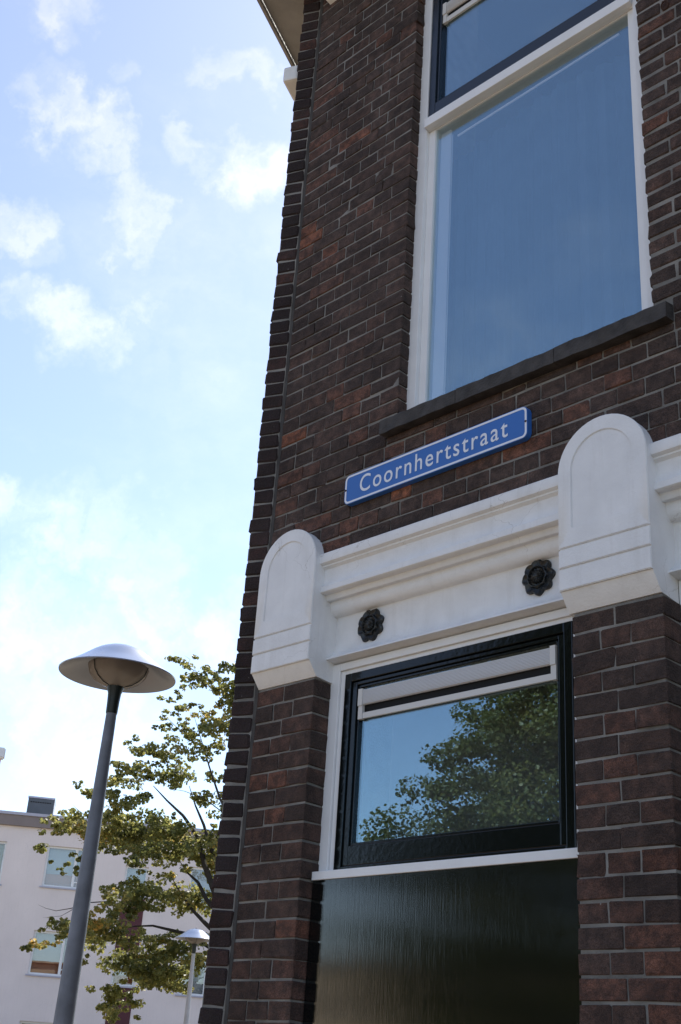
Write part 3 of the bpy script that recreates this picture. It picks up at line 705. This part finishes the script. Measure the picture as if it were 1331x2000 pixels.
LP.rotation_mode = 'QUATERNION'; LP.rotation_quaternion = Matrix.Rotation(R(.55), 3, pdir(56.9)).to_quaternion()     # leans a little
p = P(51.75, 24.0); street_lamp('street_lamp', (p.x, p.y, 0), 'small distant street lamp with pale pole and white domed hood beside the brick corner', M['pole_light'], rot=1)

# ------------------------------------------------------------------ pale apartment block
AZ0, DIST = 54.0, 45.0
org = P(AZ0, DIST); AB = empty('apartment_building', (org.x, org.y, 0), 'pale lilac rendered apartment block with flat roof behind the tree', 'building')
AB.rotation_euler = (0, 0, R(AZ0))          # local x points right, local -y faces the viewer
WIN = []       # x0, x1, z0, z1, mullion, lower curtain, upper curtain
def wcol(s0, s1, rows, mull):
    for (z1, z0, cu_, cl_) in rows: WIN.append((-s0, -s1, z0, z1, mull, cu_, cl_))
wcol(3.70, 2.25, [(8.44, 7.06, 'greenc', 'tan'), (5.61, 4.20, 'greyc', 'redc'), (2.75, 1.4, 'greenc', 'tan')], .68)
wcol(.92, .12, [(8.00, 6.95, 'greenc', 'greenc'), (5.10, 4.05, 'greyc', 'redc'), (2.3, 1.2, 'greenc', 'tan')], 0)
wcol(-1.35, -2.75, [(8.15, 6.75, 'greyc', 'greenc'), (5.32, 3.92, 'greenc', 'greyc'), (2.5, 1.2, 'greyc', 'greyc')], .3)
wcol(6.55, 5.10, [(8.44, 7.00, 'olivec', 'olivec'), (5.61, 4.20, 'greyc', 'tan'), (2.75, 1.4, 'greyc', 'tan')], .3)
wcol(-4.6, -6.0, [(8.44, 7.06, 'greenc', 'tan'), (5.61, 4.20, 'greyc', 'redc'), (2.75, 1.4, 'greenc', 'tan')], .3)
wcol(9.2, 7.8, [(8.44, 7.06, 'greenc', 'tan'), (5.61, 4.20, 'greyc', 'redc'), (2.75, 1.4, 'greenc', 'tan')], .3)
xs = sorted(set([-14, 14]+[w_[0] for w_ in WIN]+[w_[1] for w_ in WIN]))
bm = bmesh.new()
for a, b in zip(xs, xs[1:]):
    ws = sorted([w_ for w_ in WIN if w_[0] <= a+1e-6 and w_[1] >= b-1e-6], key=lambda q: q[2]); zc = 0
    for w_ in ws: box(bm, a, b, 0, .3, zc, w_[2]); zc = w_[3]
    box(bm, a, b, 0, .3, zc, 9.0)
box(bm, -14, 14, .9, 10, 0, 8.99); box(bm, -14, -13.7, .3, .9, 0, 9.0); box(bm, 13.7, 14, .3, .9, 0, 9.0)
bmesh.ops.remove_doubles(bm, verts=bm.verts[:], dist=1e-4)
local('wall', bm, M['render'], AB)
bm = boxes((-14.2, 14.2, -.14, 10.2, 9.0, 9.36)); local('fascia', bm, M['fascia'], AB)
bm = boxes((-14.25, 14.25, -.19, 10.25, 9.361, 9.46)); local('roof_edge', bm, M['fascia_cap'], AB)
for (a, b, z0, z1, mu, cup, clo) in WIN:
    t = .07; y0 = .10
    bs = ring_boxes(a, b, z0, z1, y0, y0+.07, t, t, t, t)
    if mu: m_ = a+(b-a)*mu if mu > .5 else a+(b-a)*.62; bs.append((m_, m_+.09, y0-.01, y0+.075, z0+t, z1-t)); bs.append((m_+.09, b-t, y0-.005, y0+.07, z0+.2, z0+.24))
    wn = local('window', boxes(*bs), M['paint'], AB)
    local('pane', boxes((a+t, b-t, y0+.03, y0+.036, z0+t, z1-t)), M['glass_far'], wn)
    local('sill', boxes((a-.06, b+.06, -.06, y0, z0-.05, z0-.001)), M['fascia_cap'], wn)
    zm = z0+(z1-z0)*.33
    local('curtain', boxes((a+t, b-t, .22, .23, zm, z1)), M[cup], wn); local('curtain', boxes((a+t, b-t, .235, .245, z0, zm-.002)), M[clo], wn)
for z0, z1 in ((5.13, 6.92), (2.33, 4.02)): local('infill_panel', boxes((-.92, -.12, -.015, .001, z0, z1)), M['maroon'], AB)
bm = boxes((-6.0, 6.0, -.01, -.002, 6.2, 6.21)); bm.free()
# ventilation housing on the roof
fl = empty('roof_vent', P(59.27, 47.2, 9.461), 'dark grey sheet metal ventilation housing on the flat roof', 'roof vent'); fl.rotation_euler = (0, 0, R(56.5))
local('housing', boxes((-.47, .47, -.4, .9, 0, .86)), M['flue'], fl); local('lid', boxes((-.49, .49, -.43, .93, .862, .92)), M['fascia_cap'], fl)
local('side_plate', boxes((.471, .482, -.38, .88, .03, .85)), M['pole_light'], fl)
for k_ in range(9): local('slot', boxes((-.38+k_*.085, -.32+k_*.085, -.408, -.399, .70, .735)), M['gap_shade'], fl)

# ------------------------------------------------------------------ neighbouring house whose eaves reach in at the left edge
hp = P(61.25, 20.0); NH = empty('row_house', (hp.x, hp.y, 0), 'beige house at the left edge, only the pale tip of its eaves in view', 'house'); NH.rotation_euler = (0, 0, R(61.25))
local('wall', boxes((-7.0, -.75, .3, 6, 0, 5.85)), M['ochre'], NH)
local('eaves', boxes((-7.2, -.04, .05, 6.2, 5.88, 5.94)), M['ochre'], NH); local('gutter', boxes((-7.2, .01, -.12, .048, 5.86, 6.03)), M['paint'], NH, bevel=.02)
# sunlit houses across the street, seen only as a reflection
for k_, (x, w_, h_, mk) in enumerate(((-47, 11, 6.6, 'ochre'), (-35.5, 11, 7.0, 'ochre'))):
    H_ = empty('reflected_house', (x, -38, 0), ('plain ochre house across the street, left one of the pair behind the viewer', 'plain ochre house across the street, right one of the pair behind the viewer')[k_], 'house')
    local('wall', boxes((-w_/2, w_/2, -8, 0, 0, h_-.3)), M[mk], H_); local('roof', boxes((-w_/2-.2, w_/2+.2, -8.3, .3, h_-.298, h_)), M['roof'], H_)
    for c_ in range(4):
        for r_ in range(2):
            wx = -w_/2+1.6+c_*2.5; wn = local('window', boxes((wx-.6, wx+.6, .001, .05, 1.2+r_*2.8, 2.7+r_*2.8)), M['paint'], H_); local('pane', boxes((wx-.52, wx+.52, .051, .06, 1.28+r_*2.8, 2.62+r_*2.8)), M['black'], wn)

# ------------------------------------------------------------------ trees
def leaf_mesh(name, centres, radii, counts, size, droop=.5):
    vs = []; fs = []
    n = 0
    base = np.array([(0, -.5, 0), (.46, -.08, .0), (.30, .34, 0), (0, .56, 0), (-.30, .34, 0), (-.46, -.08, 0)])
    V = []; 
    for c, r, k in zip(centres, radii, counts):
        d = rng.normal(size=(k, 3)); d /= np.linalg.norm(d, axis=1)[:, None]
        rad = rng.uniform(.15, 1, size=(k, 1))**.45
        pos = np.array(c)+d*rad*np.array(r)
        # leaf frame: normals mostly up and outward, random spin
        nn = d*.6+np.array([0, 0, .55])+rng.normal(size=(k, 3))*.55; nn /= np.linalg.norm(nn, axis=1)[:, None]
        t = np.cross(nn, rng.normal(size=(k, 3))); t /= np.linalg.norm(t, axis=1)[:, None]; b = np.cross(nn, t)
        s = size*rng.uniform(.65, 1.25, size=(k, 1))
        fold = rng.uniform(.05, .3, size=(k, 1))
        for q in base: V.append((pos+t*s*q[0]+b*s*q[1]+nn*s*fold*abs(q[0])*1.0))
        m = len(vs)
    # vertices come per clump as six blocks of k
    out = []; faces = []; off = 0; i = 0
    for k in counts:
        blk = np.stack(V[i:i+6], axis=1).reshape(-1, 3); i += 6; out.append(blk)
        idx = off+np.arange(k)[:, None]*6; off += 6*k
        faces.append(np.concatenate([idx+0, idx+1, idx+2, idx+3], axis=1)); faces.append(np.concatenate([idx+0, idx+3, idx+4, idx+5], axis=1))
    co = np.concatenate(out); fc = np.concatenate(faces)
    me = bpy.data.meshes.new(name); me.vertices.add(len(co)); me.vertices.foreach_set('co', co.ravel())
    me.loops.add(len(fc)*4); me.loops.foreach_set('vertex_index', fc.ravel().astype(np.int32))
    me.polygons.add(len(fc)); me.polygons.foreach_set('loop_start', np.arange(0, len(fc)*4, 4, dtype=np.int32))
    me.update(calc_edges=True); me.validate(); return me
def grow(root_pts, root_r, targets, tr):
    """limbs: link every clump to the nearest already grown node, thick towards the trunk"""
    nodes = [(p, r) for p, r in zip(root_pts, root_r)]
    bm = bmesh.new(); tube(bm, root_pts, root_r, 10)
    order = sorted(targets, key=lambda t: min((t-p).length for p, _ in nodes))
    for t in order:
        best = min(nodes, key=lambda q: (t-q[0]).length+(max(0, q[0].z-t.z)*.6)-q[1]*1.5)
        p0, r0 = best; d = t-p0; L = d.length
        if L < .05: continue
        r = min(r0*.72, .010+L*.013); k = max(3, int(L/.25)+2)
        side = Vector((random.gauss(0, 1), random.gauss(0, 1), 0)).normalized()*L*.07
        pts = [p0+d*(i/k)+(side*math.sin(math.pi*i/k))+Vector((0, 0, L*.10*math.sin(math.pi*i/k)))+Vector([random.gauss(0, L*.008) for _ in range(3)])*(0 < i < k) for i in range(k+1)]
        rs = [r*(1-.6*i/k) for i in range(k+1)]; tube(bm, pts, rs, 6)
        nodes += list(zip(pts[1:], rs[1:]))
    return bm
def linden():
    f = 2392.887; c = S.camera.matrix_world
    cl = [(356,1296,18,13),(384,1320,22,13),(424,1316,18,10),(416,1338,20,12),(360,1344,12,10),(340,1382,24,13),(384,1380,10,8),(432,1368,20,20),(402,1400,26,10),(324,1422,18,8),(360,1432,22,16),(352,1407,12,8),(424,1424,24,20),(420,1460,20,14),
      (280,1466,30,14),(320,1478,28,16),(362,1468,22,15),(236,1500,24,13),(240,1524,28,13),(282,1512,24,14),(344,1520,26,24),(172,1545,15,14),(224,1548,22,11),(248,1568,22,15),(276,1560,18,13),(392,1560,25,13),(420,1522,18,11),
      (136,1588,18,11),(216,1592,23,15),(256,1594,30,15),(336,1596,18,6),(104,1608,18,9),(112,1624,18,14),(152,1612,22,18),(82,1652,20,9),(192,1626,27,21),(240,1638,38,24),(288,1628,42,26),(328,1624,28,22),(304,1664,38,18),(200,1660,18,11),(128,1688,22,9),(152,1674,14,9),(256,1680,18,13),
      (384,1658,38,23),(420,1640,20,16),(320,1706,25,9),(402,1682,22,18),(256,1732,22,15),(224,1760,25,15),(288,1757,38,20),(344,1752,38,22),(392,1768,28,13),(248,1776,28,13),(184,1800,28,12),(208,1817,34,20),(116,1816,32,12),(160,1824,28,15),(80,1840,24,9),(46,1852,13,6),(176,1848,24,14),(160,1876,12,12),
      (240,1838,24,14),(312,1836,28,15),(280,1872,42,22),(256,1889,34,18),(336,1856,24,15),(384,1872,28,22),(320,1904,42,22),(288,1920,28,13),(352,1924,28,11),(224,1940,22,18),(208,1968,17,14),(248,1956,20,11),(224,1984,19,10),
      (430,1700,20,18),(430,1760,22,18),(440,1820,24,20),(455,1300,20,16),(470,1350,25,22),(470,1420,28,25),(470,1500,28,25),(465,1580,28,25),(470,1660,28,25)]
    cs, rs, ks = [], [], []
    D0 = 28.0; trunkp = P(48.6, D0)
    for x, y, rx, ry in cl:
        d = (c.to_3x3() @ Vector(((x-665.5)/f, -(y-1000)/f, -1))); hd = math.hypot(d.x, d.y)
        dist = D0+random.uniform(-1.7, 1.7)*min(1, max(.2, (500-x)/250))
        p = c.translation+d*(dist/hd); sc = dist/hd*d.length/f*(1/1.0)
        nsub = max(4, int(rx*ry/26))
        for _ in range(nsub):
            o_ = Vector((random.gauss(0, .72), random.gauss(0, .72), random.gauss(0, .62))); q_ = p+Vector((o_.x*rx*sc, o_.y*rx*sc, o_.z*ry*sc*.9)); s2 = min(rx, ry*1.5)*sc*random.uniform(.28, .62)
            cs.append(q_); rs.append((s2*1.25, s2*1.25, s2*.62)); ks.append(int(6+165*s2))
    rest = []              # the half of the crown behind the brick corner
    for i in range(60):
        a = random.uniform(0, 2*math.pi); zz = random.uniform(2.8, 10.2); rr = (4.6-(abs(zz-5)*.45))*math.sqrt(random.random())
        p = trunkp+Vector((rr*math.cos(a), rr*math.sin(a), zz))
        q = Ci @ p; u = 665.5+q.x/-q.z*f
        if u > 470: rest.append(p)
    for p in rest: cs.append(p); s_ = random.uniform(.3, .5); rs.append((s_, s_, s_*.55)); ks.append(110)
    T = empty('linden_tree', trunkp, 'half-bare linden tree with yellowing leaves between the near lamp and brick corner', 'tree')
    tp = [Vector((0, 0, z_)) for z_ in (0, 1, 2, 3, 4.2, 5.4, 6.6, 7.8, 8.8)]
    tp = [Vector((p.x+.15*math.sin(p.z), p.y+.12*math.cos(p.z*1.3), p.z)) for p in tp]; tr = [.22, .19, .18, .17, .14, .11, .08, .05, .03]
    rel = [p-trunkp for p in cs]
    limbs = []
    bm = grow(tp, tr, rel[::2], None)
    # bare twigs hanging left of the foliage
    def px(x, y, dd=27.5):
        d = (c.to_3x3() @ Vector(((x-665.5)/f, -(y-1000)/f, -1))); return c.translation+d*(dd/math.hypot(d.x, d.y))-trunkp
    for line, r0 in (([(520,1930),(450,1850),(402,1804),(374,1775),(350,1740),(335,1712)], .07), ([(520,1850),(440,1800),(404,1757),(387,1723),(367,1705),(350,1680)], .08), ([(520,1840),(440,1740),(415,1665),(398,1610),(382,1573),(370,1535)], .07), ([(520,1880),(430,1770),(400,1690),(387,1635),(358,1593),(327,1564),(300,1535)], .085),
                     ([(520,1940),(440,1870),(370,1825),(332,1816),(299,1808),(265,1809),(233,1816)], .06), ([(233,1816),(205,1761),(172,1763),(140,1774),(110,1779),(90,1774),(75,1767)], .018), ([(150,1772),(120,1789),(85,1792)], .008),
                     ([(500,1700),(430,1560),(410,1500),(395,1450),(380,1400)], .035), ([(520,1660),(440,1590),(400,1560),(360,1545),(330,1540)], .02), ([(380,1310),(365,1300),(372,1288),(360,1280)], .01), ([(355,1430),(330,1405),(305,1408)], .01), ([(178,1600),(150,1580),(142,1570)], .01), ([(404,1345),(385,1315),(376,1298)], .012)):
        pts = [px(*q, 27.3+.25*i) for i, q in enumerate(line)]; tube(bm, pts, [r0*(1-.9*i/(len(pts)-1)) for i in range(len(pts))], 6)
    local('trunk', bm, M['bark'], T, smooth=True)
    me = leaf_mesh('crown', [tuple(p) for p in rel], rs, ks, .08); o = link('crown', me, M['leaf'], T); tag(o, kind='stuff')
linden()
def street_tree():
    az, dist = 32.5, 21.0
    pos = Vector((-math.sin(R(az))*dist, 2.92-math.cos(R(az))*dist, 0))
    T = empty('street_tree', pos, 'full green street tree across the road, mirrored in the lower window', 'tree')
    cs, rs, ks = [], [], []
    for i in range(1650):
        zz = 1.0+9.8*random.random()**1.05
        rmax = float(np.interp(zz, [1, 3, 5.2, 6.2, 7.2, 8.6, 10.8], [3.8, 4.3, 4.0, 3.3, 2.75, 2.6, 1.0]))
        a = random.uniform(0, 2*math.pi); rr = rmax*random.uniform(.12, 1)**.5*(1+.10*math.sin(5*a+zz*1.7))
        cs.append((rr*math.cos(a), rr*math.sin(a), zz)); s_ = random.uniform(.25, .55); rs.append((s_, s_, s_*.55)); ks.append(230)
    tp = [Vector((.1*math.sin(z_), .1*math.cos(z_), z_)) for z_ in (0, 1, 2, 3, 4.5, 6, 7.5, 9, 10)]; tr = [.26, .23, .2, .19, .16, .13, .1, .06, .03]
    bm = grow(tp, tr, [Vector(c_)*.9 for c_ in cs[:90]], None)
    local('trunk', bm, M['bark'], T, smooth=True)
    o = link('crown', leaf_mesh('crown', cs, rs, ks, .062), M['leaf2'], T); tag(o, kind='stuff')
street_tree()
